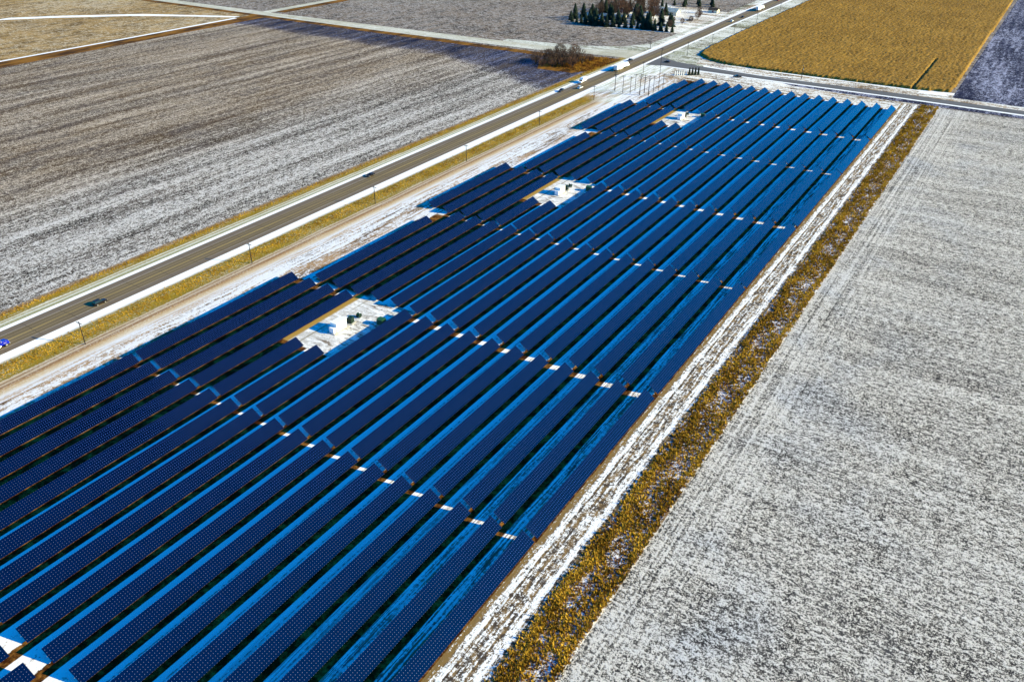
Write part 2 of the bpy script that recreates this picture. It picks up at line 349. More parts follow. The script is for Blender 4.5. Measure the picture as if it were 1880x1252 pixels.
rect('roadside_ditch', -65.7, -64.4, 54.0, 130, 0.036, M['brush'])
sheet('weed_patch', [(-27.3, 46.1), (-24.2, 46.3), (-23.2, 48.2), (-23.0, 53.0), (-24.5, 53.2), (-28.5, 51.6), (-28.8, 49)], 0.040, M['brush'])
sheet('farm_yard', [(-36.2, 67.1), (-31.3, 65.9), (-25.6, 66.6), (-23.4, 66.9), (-23.3, 82), (-37.5, 84)], 0.034, M['yard'])
rect('highway_verge', -23.58, -17.6, -30, 54.4, 0.034, M['verge'])
sheet('highway_verge', [(-20.9, 54.2), (-16.0, 54.2), (-18.2, 60), (-18.2, 130), (-20.9, 130)], 0.036, M['pale'])
rect('roadside_snow', -17.7, 2.5, 49.2, 54.0, 0.016, M['yard'])
rect('roadside_snow', -20, 40, 53.9, 56.4, 0.028, M['snow'])
sheet('roadside_ditch', [(-8, 51.95), (-4, 51.7), (40, 50.7), (40, 52.2), (-2, 52.6), (-9, 52.5)], 0.054, M['dark'])
sheet('crossroad_verge', [(-17, 55.2), (-15.2, 54.6), (-11, 54.0), (40, 53.4), (40, 55.0), (2, 55.7), (-11, 55.6), (-15, 56.4), (-17.6, 58)], 0.040, M['yard'])
sheet('field', [(2.9, 54.9), (60, 53.9), (60, 140), (3.4, 140)], 0.044, M['dark'])
sheet('snow_drift', [(0.5, 55.0), (2.6, 55.1), (2.0, 56.7), (0.8, 56.4)], 0.056, M['snow'])
# highway: strips that follow the measured line, with a snow shoulder on each side
HL = [(-30, -22.05), (10, -22.1), (34, -22.2), (54, -22.45), (75, -22.4), (95, -22.05), (130, -21.0)]
HR = [(-30, -20.42), (10, -20.48), (34, -20.6), (54, -20.73), (75, -20.72), (95, -20.3), (130, -19.3)]
def band(name, A, B, z, mat, label=None):
    n = len(A); vs = []; 
    for (y, x) in A: vs.append((*G(x, y), z))
    for (y, x) in B: vs.append((*G(x, y), z))
    me = bpy.data.meshes.new(name); me.from_pydata(vs, [], [(i, n+i, n+i+1, i+1) for i in range(n-1)]); me.materials.append(mat); me.update()
    o = bpy.data.objects.new(name, me); C.objects.link(o); return tag(o, label, kind='structure')
# in the highway's own space x is measured from its middle, so that wheel lanes follow the bend
n = len(HL); vs = []; cxs = []
o = band('highway', HL, HR, 0.12, M['highway'])
# straighten the texture: object origin at the middle of the near stretch
ox = G(-21.26, 0)[0]
for v in o.data.vertices: v.co.x -= ox
o.location.x = ox
off = lambda L, d: [(y, x+d) for y, x in L]
band('snow_shoulder', off(HL, -0.24), off(HL, 0.03), 0.10, M['snow'])
band('snow_shoulder', off(HR, -0.03), [(y, x+(0.32 if y < 50 else 0.25)) for y, x in HR], 0.10, M['snow'])
sheet('side_road', [(-20.8, 52.3), (-19.3, 52.75), (-16, 52.75), (-10.5, 52.7), (-0.4, 52.75), (7.7, 52.5), (40, 51.6), (40, 52.8), (7.6, 53.65), (-0.6, 54.05), (-11, 53.85), (-16, 54.35), (-18.6, 54.9), (-20.8, 56.2)], 0.09, M['side_road'])
sheet('snow_shoulder', [(-19.6, 52.62), (-16, 52.5), (-10.5, 52.45), (-0.4, 52.5), (7.7, 52.25), (40, 51.35), (40, 51.65), (7.7, 52.58), (-0.4, 52.8), (-10.5, 52.76), (-16, 52.85), (-19, 52.85)], 0.10, M['snow'])

# ------------------------------------------------------------------ standing corn and ditch grass (uncountable)
def corn_mat():
    a = Mat('dry_corn', 0.9, 0.1); x, y, z = a.pos()
    n = a.noise(a.vec(x, y, z), 0.7, 3, 1.0); nl = a.noise(a.vec(x/1.5, y/60), 1.0, 3, 0.6); nb = a.noise(a.vec(x, y), 1/45, 3)
    f = (n-0.5)*1.9+(nl-0.5)*0.6+(nb-0.5)*0.3+0.5
    c = a.mix(f.ss(0.2, 0.8), (0.10, 0.052, 0.006), (0.34, 0.195, 0.036))
    a.set('Base Color', c); return a.m
M['corn'] = corn_mat()
def corn():
    poly = [G(*p) for p in [(-18.3, 60.5), (-17.9, 58.6), (-16.8, 57.3), (-14.8, 56.3), (-11, 55.95), (-0.16, 56.0), (2.6, 56.5), (2.85, 130), (-17.6, 130), (-18.4, 75)]]
    px = np.array([p[0] for p in poly]); py = np.array([p[1] for p in poly])
    x0, x1, y0, y1 = px.min(), px.max(), py.min(), py.max(); dx, dy = 0.8, 1.3
    X, Y = np.meshgrid(np.arange(x0, x1, dx), np.arange(y0, y1, dy), indexing='ij')
    ins = np.zeros(X.shape, bool); j = len(px)-1
    for i in range(len(px)):
        c = ((py[i] > Y) != (py[j] > Y)) & (X < (px[j]-px[i])*(Y-py[i])/(py[j]-py[i]+1e-9)+px[i]); ins ^= c; j = i
    Z = np.where(ins, 1.55+rng.uniform(-0.4, 0.4, X.shape), 0.0)
    for xx, w_ in ((-0.05*S, 0.65),):                      # tramline
        gx = G(xx/S, 57)[0]; Z = np.where((abs(X-gx) < w_) & (Y < G(0, 68)[1]), 0.25, Z)
    V = np.stack([X+rng.uniform(-.25, .25, X.shape), Y+rng.uniform(-.4, .4, X.shape), Z], -1).reshape(-1, 3)
    nx, ny = X.shape; I = np.arange(nx*ny).reshape(nx, ny)
    q = np.stack([I[:-1, :-1], I[1:, :-1], I[1:, 1:], I[:-1, 1:]], -1).reshape(-1, 4)
    Zf = Z.ravel(); q = q[(Zf[q] > 0).any(1)]
    return tag(link('corn_field', fast_mesh('corn_field', V, q, M['corn'])), 'golden field of dry standing corn beyond the side road', 'corn', kind='stuff')
corn()
def tuft_mat(name, c0, c1, c2):
    a = Mat(name, 0.9, 0.1); x, y, z = a.pos()
    n = a.noise(a.vec(x, y), 0.9, 3, 0.7); nb = a.noise(a.vec(x, y), 0.12, 2)
    c = a.mix(n.ss(0.35, 0.65), c0, c1); a.set('Base Color', a.mix(nb.ss(0.42, 0.6), c, c2)); return a.m
M['tuft'] = tuft_mat('dry_grass', (0.16, 0.075, 0.007), (0.44, 0.25, 0.022), (0.50, 0.30, 0.03))
M['tuft2'] = tuft_mat('brown_dock', (0.09, 0.030, 0.008), (0.24, 0.10, 0.015), (0.34, 0.17, 0.02))
def tufts(name, n, fx, hs, rs, mat, label, blades=7, cat='grass'):
    P = np.array([fx() for _ in range(n)]); V = []; F = []
    h = rng.uniform(*hs, n); r = rng.uniform(*rs, n); k = 0
    A = rng.uniform(0, 2*math.pi, (n, blades)); L = rng.uniform(0.25, 1.0, (n, blades)); T = rng.uniform(0.55, 1.15, (n, blades)); B = rng.uniform(0, .55, (n, blades))
    ca, sa = np.cos(A), np.sin(A); w_ = (r*0.30)[:, None]
    bx = P[:, 0:1]+ca*r[:, None]*B; by = P[:, 1:2]+sa*r[:, None]*B
    v0 = np.stack([bx-sa*w_, by+ca*w_, np.zeros_like(bx)], -1); v1 = np.stack([bx+sa*w_, by-ca*w_, np.zeros_like(bx)], -1)
    v2 = np.stack([bx+ca*r[:, None]*L*0.8, by+sa*r[:, None]*L*0.8, h[:, None]*T], -1)
    V = np.stack([v0, v1, v2], 2).reshape(-1, 3); F = np.arange(len(V)).reshape(-1, 3)
    return tag(link(name, fast_mesh(name, V, F, mat)), label, cat, kind='stuff')
def ditch_pt(lo=1.25, hi=2.5, seams=True):
    while True:
        y = -12+random.random()**1.6*63.5; x = random.uniform(lo, hi)
        if seams:                                  # thick along both banks, thin where snow lies in the bottom
            wob = 0.10*math.sin(y*1.3)+0.06*math.sin(y*3.7+1)
            e1 = abs(x-1.52-wob); e2 = abs(x-2.36-wob*0.4); pr = max(math.exp(-(e1/0.17)**2), 0.85*math.exp(-(e2/0.10)**2), 0.30+0.3*math.sin(y*0.9+x*5)*math.sin(y*2.3))
            if random.random() > pr: continue
        return G(x, y)
tufts('ditch_grass', 24000, ditch_pt, (0.25, 0.95), (0.25, 0.75), M['tuft'], 'tall golden dry grass filling the ditch beside the pale field')
tufts('ditch_weeds', 15000, lambda: ditch_pt(1.33, 2.5, False), (0.15, 0.55), (0.2, 0.5), M['tuft2'], 'low brown weeds growing along the bottom of the long ditch')
def vp(lo, hi, y0, y1):
    return lambda: G(random.triangular(lo, hi, (lo+hi)/2), random.uniform(y0, y1))
tufts('verge_grass', 9000, vp(-20.0, -18.85, -7, 41), (0.15, 0.5), (0.2, 0.5), M['tuft'], 'short golden grass on the verge between highway and utility poles', 5)
tufts('field_edge_grass', 4000, vp(-23.5, -22.95, -7, 50), (0.2, 0.55), (0.2, 0.5), M['tuft'], 'golden grass strip between highway and left plowed field', 5)
tufts('thicket_grass', 2600, lambda: G(random.triangular(-27.6, -23.1, -24.5), random.triangular(46.8, 52.9, 50)), (0.4, 1.3), (0.4, 1.0), M['tuft2'], 'rusty brown weeds around the bare bushes by the crossing', 7)

# ------------------------------------------------------------------ solar tables
WID, TILT = 0.432*S, R(34)
RUN, RISE = WID*math.cos(TILT), WID*math.sin(TILT)
def panel_mat():
    """dark glass modules with a small metal clip at every module corner"""
    a = Mat('module_glass', 0.10, 0.55); x, y, z = a.pos(True)
    v = x*(-1/math.cos(TILT)); 
    fu = (v/(WID/6)-0.5).fract()-0.5; fv = (y/0.6).fract()-0.5
    d2 = fu*fu*((WID/6)**2)+fv*fv*0.36
    dot = d2.lt(0.055**2)
    seam = ((v/(WID/3)).fract()-0.5).abs().gt(0.494)
    tone = a.noise(a.vec((v/(WID/3)).floor()*7.1, (y/1.2).floor()*3.3), 0.9, 1)
    cell = a.mix(tone.ss(0.2, 0.8), (0.0001, 0.0016, 0.020), (0.0002, 0.0024, 0.026))
    cell = a.mix(seam*0.5, cell, (0.002, 0.006, 0.012))
    a.set('Base Color', a.mix(dot, cell, (0.14, 0.155, 0.26)))
    a.set('Roughness', dot*0.25+0.08); a.set('Metallic', dot*0.35); return a.m
M['panel'] = panel_mat()
M['steel'] = plain('galvanised_steel', (0.32, 0.33, 0.34), 0.5, 0.5, 0.6)
M['post'] = plain('steel_post', (0.25, 0.25, 0.25), 0.6)
Z0 = ZG*S; ZC = Z0+RISE/2
mesh_cache = {}
def table_meshes(L):
    key = round(L, 2)
    if key in mesh_cache: return mesh_cache[key]
    b = MB(); t = 0.06; nx, nz = -math.sin(TILT), -math.cos(TILT)     # underside offset
    a0 = (0, 0, Z0); a1 = (-RUN, 0, Z0+RISE)
    vs = [(a0[0], 0, a0[2]), (a0[0], L, a0[2]), (a1[0], L, a1[2]), (a1[0], 0, a1[2])]
    vs += [(x+nx*t, y, z+nz*t) for x, y, z in vs]
    b.add(vs, [(0, 1, 2, 3), (7, 6, 5, 4), (0, 4, 5, 1), (1, 5, 6, 2), (2, 6, 7, 3), (3, 7, 4, 0)])
    pm = b.mesh('module_surface', M['panel'])
    cx, cz = -RUN/2+nx*0.22, ZC+nz*0.22
    tb = MB(); tb.tube((cx, -0.1, cz), (cx, L+0.1, cz), 0.09, n=8)
    n = max(3, int(L/6)); 
    for i in range(n*2+1):                                             # rafters under the glass
        y = 0.3+(L-0.6)*i/(n*2); tb.tube((-0.15+nx*0.1, y, Z0+0.1+nz*.1), (-RUN+0.15+nx*0.1, y, Z0+RISE-0.1+nz*.1), 0.035, n=4)
    tm = tb.mesh('torque_tube', M['steel'])
    pb = MB(); pb.box((0, 0, (cz-0.05)/2), (0.12, 0.18, cz-0.05)); pb.box((0, 0, cz-0.02), (0.22, 0.24, 0.2)); pom = pb.mesh('post', M['post'])
    mesh_cache[key] = (pm, tm, pom, n, cx); return mesh_cache[key]
FULL = [(-18.5, -9.26), (-8.85, -0.07), (0.07, 7.58), (7.86, 16.76), (16.9, 24.19), (24.46, 33.25), (33.39, 40.72), (41.0, 49.4)]
PADR = [(-8.85, -0.07), (0.07, 3.82), (7.92, 16.76), (16.9, 20.47), (24.43, 33.25), (33.39, 36.93), (40.79, 49.4)]
R15 = [(-8.85, -0.07), (0.07, 7.58), (7.9, 15.48), (16.8, 24.19), (24.42, 31.9), (33.2, 40.72), (40.95, 48.35)]
R16 = [(-8.85, -0.07), (0.07, 7.58), (16.95, 24.17), (33.1, 40.6)]
ORD = ['first', 'second', 'third', 'fourth', 'fifth', 'sixth', 'seventh', 'eighth', 'ninth', 'tenth', 'eleventh', 'twelfth', 'thirteenth', 'fourteenth', 'fifteenth', 'sixteenth', 'seventeenth']
ntab = 0
for k in range(17):
    r = -k
    secs = R16 if k == 16 else R15 if k == 15 else PADR if k in (11, 12) else FULL
    if secs is FULL and not (5 <= k <= 9): secs = FULL[1:]
    secs = list(reversed(secs))
    for j, (ya, yb) in enumerate(secs):
        L = (yb-ya)*S; pm, tm, pom, n, cx_ = table_meshes(L)
        t = empty('solar_table', (r*S, ya*S, 0)); ntab += 1
        where = 'outermost row by the dirt track' if k == 0 else 'short outer row nearest the highway' if k == 16 else '%s row from the dirt track' % ORD[k]
        which = 'at its side road end' if j == 0 else '%s from the side road' % ORD[j]
        tone = 'bright blue' if (j < 3 and k < 12) else 'deep blue' if k < 10 else 'navy'
        tag(t, '%s solar table, %s, %s' % (tone, where, which), 'solar panel', 'solar tables standing in long parallel rows')
        link('module_surface', pm, None, t); link('torque_tube', tm, None, t)
        for i in range(n):
            p = link('post', pom, None, t); p.location = (cx_, 1.2+(L-2.4)*i/(n-1), 0)

# ------------------------------------------------------------------ generic materials for the things
M['white'] = plain('white_paint', (0.78, 0.78, 0.78), 0.4, 0.5, var=0.05)
M['black'] = plain('black_paint', (0.012, 0.010, 0.012), 0.3, 0.2)
M['bluep'] = plain('blue_paint', (0.004, 0.012, 0.32), 0.2, 0.6)
M['redp'] = plain('red_paint', (0.25, 0.03, 0.05), 0.3, 0.5)
M['greyp'] = plain('grey_blue_paint', (0.03, 0.03, 0.05), 0.3, 0.3)
M['silver'] = plain('silver_paint', (0.62, 0.6, 0.6), 0.3, 0.6, 0.3)
M['glass'] = plain('dark_glass', (0.012, 0.010, 0.010), 0.12, 0.35)
M['rubber'] = plain('rubber', (0.015, 0.015, 0.015), 0.9)
M['chrome'] = plain('bright_metal', (0.75, 0.74, 0.7), 0.25, 0.5, 0.8)
M['lampred'] = plain('red_lens', (0.3, 0.01, 0.01), 0.3)
M['lampw'] = plain('clear_lens', (0.7, 0.7, 0.68), 0.2)
M['wood'] = plain('pole_wood', (0.022, 0.016, 0.014), 0.9, var=0.4)
M['green'] = plain('utility_green', (0.015, 0.075, 0.03), 0.5, 0.3)
M['dgreen'] = plain('dark_green_steel', (0.006, 0.022, 0.012), 0.5, 0.3)
M['concrete'] = plain('concrete', (0.42, 0.4, 0.36), 0.9)
M['bark'] = plain('bark', (0.05, 0.035, 0.025), 0.95, var=0.4)
M['twig'] = plain('twigs', (0.075, 0.045, 0.03), 0.95, var=0.4)
M['twig2'] = plain('reddish_twigs', (0.10, 0.048, 0.028), 0.95, var=0.4)
M['needle'] = plain('spruce_needles', (0.012, 0.026, 0.012), 0.9, var=0.6)
M['roof'] = plain('snowy_roof', (0.36, 0.42, 0.40), 0.9, var=0.3, sc_=0.5)
M['siding'] = plain('cream_siding', (0.62, 0.56, 0.42), 0.8, var=0.08)

# ------------------------------------------------------------------ vehicles (front towards +y, base at z=0)
def wheel_mesh(r, w_):
    b = MB(); b.tube((-w_/2, 0, 0), (w_/2, 0, 0), r, n=16, mi=0); b.tube((-w_/2-0.02, 0, 0), (w_/2+0.02, 0, 0), r*0.6, n=10, mi=1)
    return b.mesh('wheel', [M['rubber'], M['chrome']])
WH = wheel_mesh(0.36, 0.26); WB = wheel_mesh(0.52, 0.35)
def wheels(t, ys, xs, r, me):
    for y in ys:
        for x in (-xs, xs): o = link('wheel', me, None, t); o.location = (x, y, r)
def lamps(t, yf, yb, x, zf, zb):
    for s in (-1, 1):
        MB().box((s*x, yf, zf), (0.35, 0.06, 0.16)).obj('headlight', M['lampw'], t); MB().box((s*x, yb, zb), (0.25, 0.06, 0.2)).obj('tail_light', M['lampred'], t)
def car(label, paint, kind='sedan', loc=(0, 0), rz=0, cat='car', roof=None, z=0.13):
    x, y = G(*loc); t = empty('car' if kind != 'pickup' else 'pickup_truck', (x, y, z), rz); paint = M[paint]
    if kind == 'sedan':
        body = [(-2.3, 0.35), (-2.35, 0.6), (-2.25, 0.95), (-1.6, 1.0), (1.0, 0.98), (2.1, 0.82), (2.35, 0.6), (2.3, 0.3)]
        gl = [(-1.75, 0.98), (-1.05, 1.38), (0.25, 1.4), (1.05, 0.98)]; rf = [(-1.0, 1.37), (-0.95, 1.43), (0.2, 1.45), (0.28, 1.38)]
    elif kind == 'suv':
        body = [(-2.35, 0.4), (-2.4, 0.7), (-2.3, 1.1), (-1.6, 1.12), (0.9, 1.1), (2.1, 0.98), (2.4, 0.7), (2.35, 0.35)]
        gl = [(-2.2, 1.1), (-1.95, 1.68), (0.1, 1.72), (0.95, 1.1)]; rf = [(-1.95, 1.66), (-1.85, 1.76), (0.05, 1.78), (0.15, 1.69)]
    else:
        body = [(-2.8, 0.5), (-2.85, 0.75), (-2.8, 1.12), (0.9, 1.12), (2.5, 1.08), (2.8, 0.8), (2.75, 0.4)]
        gl = [(-0.75, 1.1), (-0.6, 1.72), (0.6, 1.75), (1.3, 1.1)]; rf = [(-0.6, 1.70), (-0.55, 1.8), (0.55, 1.82), (0.66, 1.73)]
    w_ = 0.92 if kind != 'pickup' else 1.0
    bo = MB().prism(body, -w_, w_).obj('body', paint, t, 0.07)
    nar = lambda p: p
    g = MB(); n = len(gl)
    vs = []
    for s in (-1, 1):
        for i, (yy, zz) in enumerate(gl): vs.append((s*(w_-0.05 if zz < 1.2 else w_-0.22), yy, zz))
    g.add(vs, [tuple(range(n)), tuple(range(2*n-1, n-1, -1))]+[(i, n+i, n+(i+1) % n, (i+1) % n) for i in range(n)]); g.obj('windows', M['glass'], t)
    MB().prism(rf, -(w_-0.2), w_-0.2).obj('roof', M[roof] if roof else paint, t, 0.03)
    for s in (-1, 1): MB().box((s*(w_+0.1), gl[-1][0]-0.35, 1.08), (0.2, 0.12, 0.14)).obj('mirror', paint, t)
    if kind == 'pickup':
        MB().box((0, -1.8, 1.14), (1.6, 1.7, 0.05)).obj('cargo_bed', M['rubber'], t)
    yl = 2.32 if kind != 'pickup' else 2.76
    lamps(t, yl, -yl, 0.68, 0.7, 0.85)
    MB().box((0, yl+0.03, 0.5), (1.3, 0.08, 0.2)).obj('bumper', M['chrome'] if kind == 'pickup' else M['rubber'], t)
    wheels(t, (-1.42, 1.42) if kind != 'pickup' else (-1.75, 1.75), w_-0.1, 0.36, WH)
    return tag(t, label, cat, 'vehicles on the roads')
def box_truck(label, loc, rz):
    x, y = G(*loc); t = empty('box_truck', (x, y, 0.13), rz)
    MB().box((0, -1.6, 2.15), (2.4, 5.2, 2.5)).obj('cargo_box', M['white'], t, 0.04)
    MB().prism([(1.1, 0.6), (1.1, 2.3), (2.0, 2.35), (2.7, 1.55), (3.7, 1.35), (3.8, 0.5)], -1.05, 1.05).obj('cab', M['white'], t, 0.06)
    MB().prism([(1.9, 1.6), (1.95, 2.25), (2.1, 2.25), (2.76, 1.55)], -1.07, 1.07).obj('windows', M['glass'], t)
    MB().box((0, -0.5, 0.75), (1.9, 7.4, 0.25)).obj('chassis', M['rubber'], t)
    wheels(t, (-2.6, 2.8), 0.95, 0.42, WH); lamps(t, 3.78, -4.22, 0.8, 0.8, 0.8)
    return tag(t, label, 'truck', 'vehicles on the roads')
def semi(label, loc, rz, cabp='white', trp='white', cat='semi truck'):
    x, y = G(*loc); t = empty('semi_truck', (x, y, 0.13), rz); cp = M[cabp]
    tr = MB().box((0, -3.0, 2.65), (2.6, 16.0, 2.85)).obj('trailer', M[trp], t, 0.05)
    MB().box((0, -11.04, 2.6), (2.3, 0.06, 2.6)).obj('door', M['silver'], tr)
    for s in (-1, 1): MB().box((s*1.1, -3.5, 0.85), (0.06, 6, 0.7)).obj('side_skirt', M['silver'], tr)
    MB().box((0, -3, 1.12), (1.0, 15.4, 0.2)).obj('chassis', M['rubber'], tr)
    MB().prism([(5.6, 0.7), (5.6, 3.7), (7.6, 3.5), (8.3, 2.2), (8.3, 0.7)], -1.15, 1.15).obj('cab', cp, t, 0.1)
    MB().prism([(8.2, 0.6), (8.2, 2.05), (10.0, 1.8), (10.5, 1.3), (10.5, 0.5)], -0.95, 0.95).obj('hood', cp, t, 0.12)
    MB().prism([(7.55, 2.3), (7.63, 3.1), (7.9, 2.98), (8.33, 2.2)], -1.0, 1.0).obj('windshield', M['glass'], t)
    for s in (-1, 1):
        MB().prism([(8.5, 0.75), (8.7, 1.2), (9.6, 1.25), (10.2, 1.0), (10.2, 0.8)], s*0.9, s*1.22).obj('fender', cp, t, 0.04)
        MB().tube((s*0.95, 5.3, 0.9), (s*0.95, 5.3, 4.0), 0.09).obj('exhaust', M['chrome'], t)
        MB().tube((s*0.98, 6.2, 0.75), (s*0.98, 7.6, 0.75), 0.32, n=10).obj('fuel_tank', M['chrome'], t)
        MB().box((s*1.35, 8.0, 2.3), (0.2, 0.1, 0.6)).obj('mirror', M['chrome'], t)
    MB().box((0, 10.53, 0.62), (2.3, 0.14, 0.35)).obj('bumper', M['chrome'], t); MB().box((0, 10.51, 1.15), (0.9, 0.08, 0.7)).obj('grille', M['chrome'], t)
    MB().box((0, 4.6, 0.9), (0.9, 7, 0.25)).obj('frame_rail', M['rubber'], t)
    wheels(t, (-9.6, -8.3, 4.0, 5.3, 9.4), 1.02, 0.52, WB)
    return tag(t, label, cat, 'vehicles on the roads')
PI = math.pi
car('glossy black car with white glare on its roof, alone on the lower left highway', 'black', 'suv', (-20.93, 1.78), 0)
car('dark car hugging the snowy far shoulder, middle of the highway', 'black', 'sedan', (-21.72, 18.75), PI)
car('dark car driving below the small white car near the crossing', 'greyp', 'suv', (-21.98, 40.6), PI)
car('small white car close behind the white box truck', 'white', 'suv', (-21.22, 42.2), 0)
box_truck('white box truck with blue shadow, nearing the bushy highway verge', (-21.95, 43.9), PI)
semi('long white semi trailer truck driving beside the brown thicket', (-21.42, 49.9), 0)
car('dark pickup just ahead of the long white semi truck', 'greyp', 'pickup', (-22.1, 52.9), PI, 'pickup')
car('dark car turning at the mouth of the side road', 'black', 'sedan', (-19.25, 54.15), PI/2)
car('small pale car far up the highway past the farmyard', 'white', 'suv', (-21.2, 76.3), 0)
car('dark car just behind the far white truck', 'black', 'sedan', (-21.1, 79.5), 0)
semi('short looking white semi truck farthest up the highway', (-21.05, 85.5), 0)
car('red car at the top edge, farthest along the highway', 'redp', 'suv', (-21.35, 93.4), PI)
semi('blue semi truck entering at the left edge of the photo', (-20.98, -3.05), 0, 'bluep', 'silver')
car('dark pickup parked on snow behind the solar tables', 'black', 'pickup', (-12.44, 52.25), PI/2+0.4, 'pickup', z=0.06)

# ------------------------------------------------------------------ utility poles
def pole(label, loc, h, arms=1, xf=False, rz=0, group='utility poles along the highway', lean=0, z=0.0, name='utility_pole'):
    x, y = G(*loc); t = empty(name, (x, y, z), rz)
    MB().tube((0, 0, -0.5), (lean, 0, h), 0.28 if xf else 0.17, 0.13, n=8).obj('pole', M['wood'], t)
    for i in range(arms):
        zz = h-0.5-i*1.2; a = MB().box((lean*zz/h, 0, zz), (2.6, 0.16, 0.2)).obj('crossarm', M['wood'], t)
        for q in (-1.05, -0.5, 0.5, 1.05): MB().tube((q+lean*zz/h, 0, zz+0.05), (q+lean*zz/h, 0, zz+0.32), 0.05, n=5).obj('insulator', M['silver'], a)
    if xf: MB().tube((0.35, 0, h-3.4), (0.35, 0, h-2.2), 0.28, n=10).obj('transformer', M['steel'], t)
    return tag(t, label, 'utility pole', group)
for i, (lc, h) in enumerate([((-18.65, -0.37), 8.1), ((-18.74, 7.55), 8.2), ((-18.81, 15.74), 8.2), ((-18.75, 23.68), 8.4), ((-18.9, 32.2), 8.2), ((-18.8, 39.74), 8.8)]):
    pole('slim wooden pole on the golden verge, %s one up from the lower left' % ORD[i], lc, h, 1, rz=0.02*i)
GRP = [((-18.75, 43.06), 11.9), ((-17.99, 42.83), 10.9), ((-17.39, 42.84), 10.9), ((-17.45, 43.82), 10.8), ((-16.67, 42.94), 13.4), ((-16.63, 43.66), 11.4), ((-16.04, 43.1), 12.5), ((-16.03, 43.93), 11.2), ((-15.9, 45.43), 10.2), ((-18.73, 48.07), 10.6)]
GL = ['leftmost pole of the cluster of poles beyond the solar tables', 'second pole from the left in the cluster by the highway', 'short pole at the front of the cluster, over brown soil', 'pole standing behind the short front pole of the cluster', 'tallest wooden pole at the middle of the pole cluster',
      'pole just right of the cluster middle, behind the solar tables', 'front right pole of the cluster, closest to the solar tables', 'pole right of the front one, left of the very tall pole', 'rightmost pole of the cluster, just past the tall one', 'lone pole behind the cluster, close to the highway shoulder']
for (lc, h), lb in zip(GRP, GL): pole(lb, lc, h, 2 if h > 11 else 1, h > 11.3, rz=0.3, group='pole cluster between highway and solar tables')
t = pole('very tall steel pole towering over the pole cluster', (-16.03, 44.9), 26.5, 1, False, 0.2, group='tall poles'); t.name = 'tall_pole'
for i, (lc, h) in enumerate([((-18.78, 57.58), 10.5), ((-19.03, 64.5), 6.8), ((-18.95, 70.42), 7.2), ((-18.89, 77.4), 8.0), ((-18.8, 85.5), 8.2)]):
    pole('pole between highway and corn field, %s one past the crossing' % ORD[i], lc, h, 1, group='utility poles along the corn field')
pole('dark pole on the far shoulder at the crossing', (-22.75, 58.6), 8.0, 1, group='utility poles along the highway')
pole('pole with transformer between side road and corn field', (-8.01, 54.6), 9.3, 1, True, 1.5, group='poles along the side road')
# small things by the crossing
x, y = G(-14.5, 54.75); t = empty('gate', (x, y, 0.04), 0.1)
for q in (-2.5, 0, 2.5): MB().box((q, 0, 0.9), (0.14, 0.14, 1.8)).obj('post', M['redp'], t)
for q in (0.5, 1.1, 1.7): MB().box((0, 0.0, q), (5.0, 0.08, 0.1)).obj('rail', M['redp'], t)
tag(t, 'small red metal gate on snow beside the corn field', 'gate')
for nm, lc, lb in (('road_sign', (-22.75, 45.2), 'small road sign on the grass strip opposite the white trucks'), ('road_sign', (-19.9, 57.2), 'small road sign in the snowy corner past the crossing')):
    x, y = G(*lc); t = empty(nm, (x, y, 0)); MB().tube((0, 0, 0), (0, 0, 2.6), 0.05).obj('post', M['steel'], t); MB().box((0, -0.05, 2.5), (0.8, 0.04, 0.8)).obj('sign_panel', M['dgreen'], t)
    tag(t, lb, 'road sign')

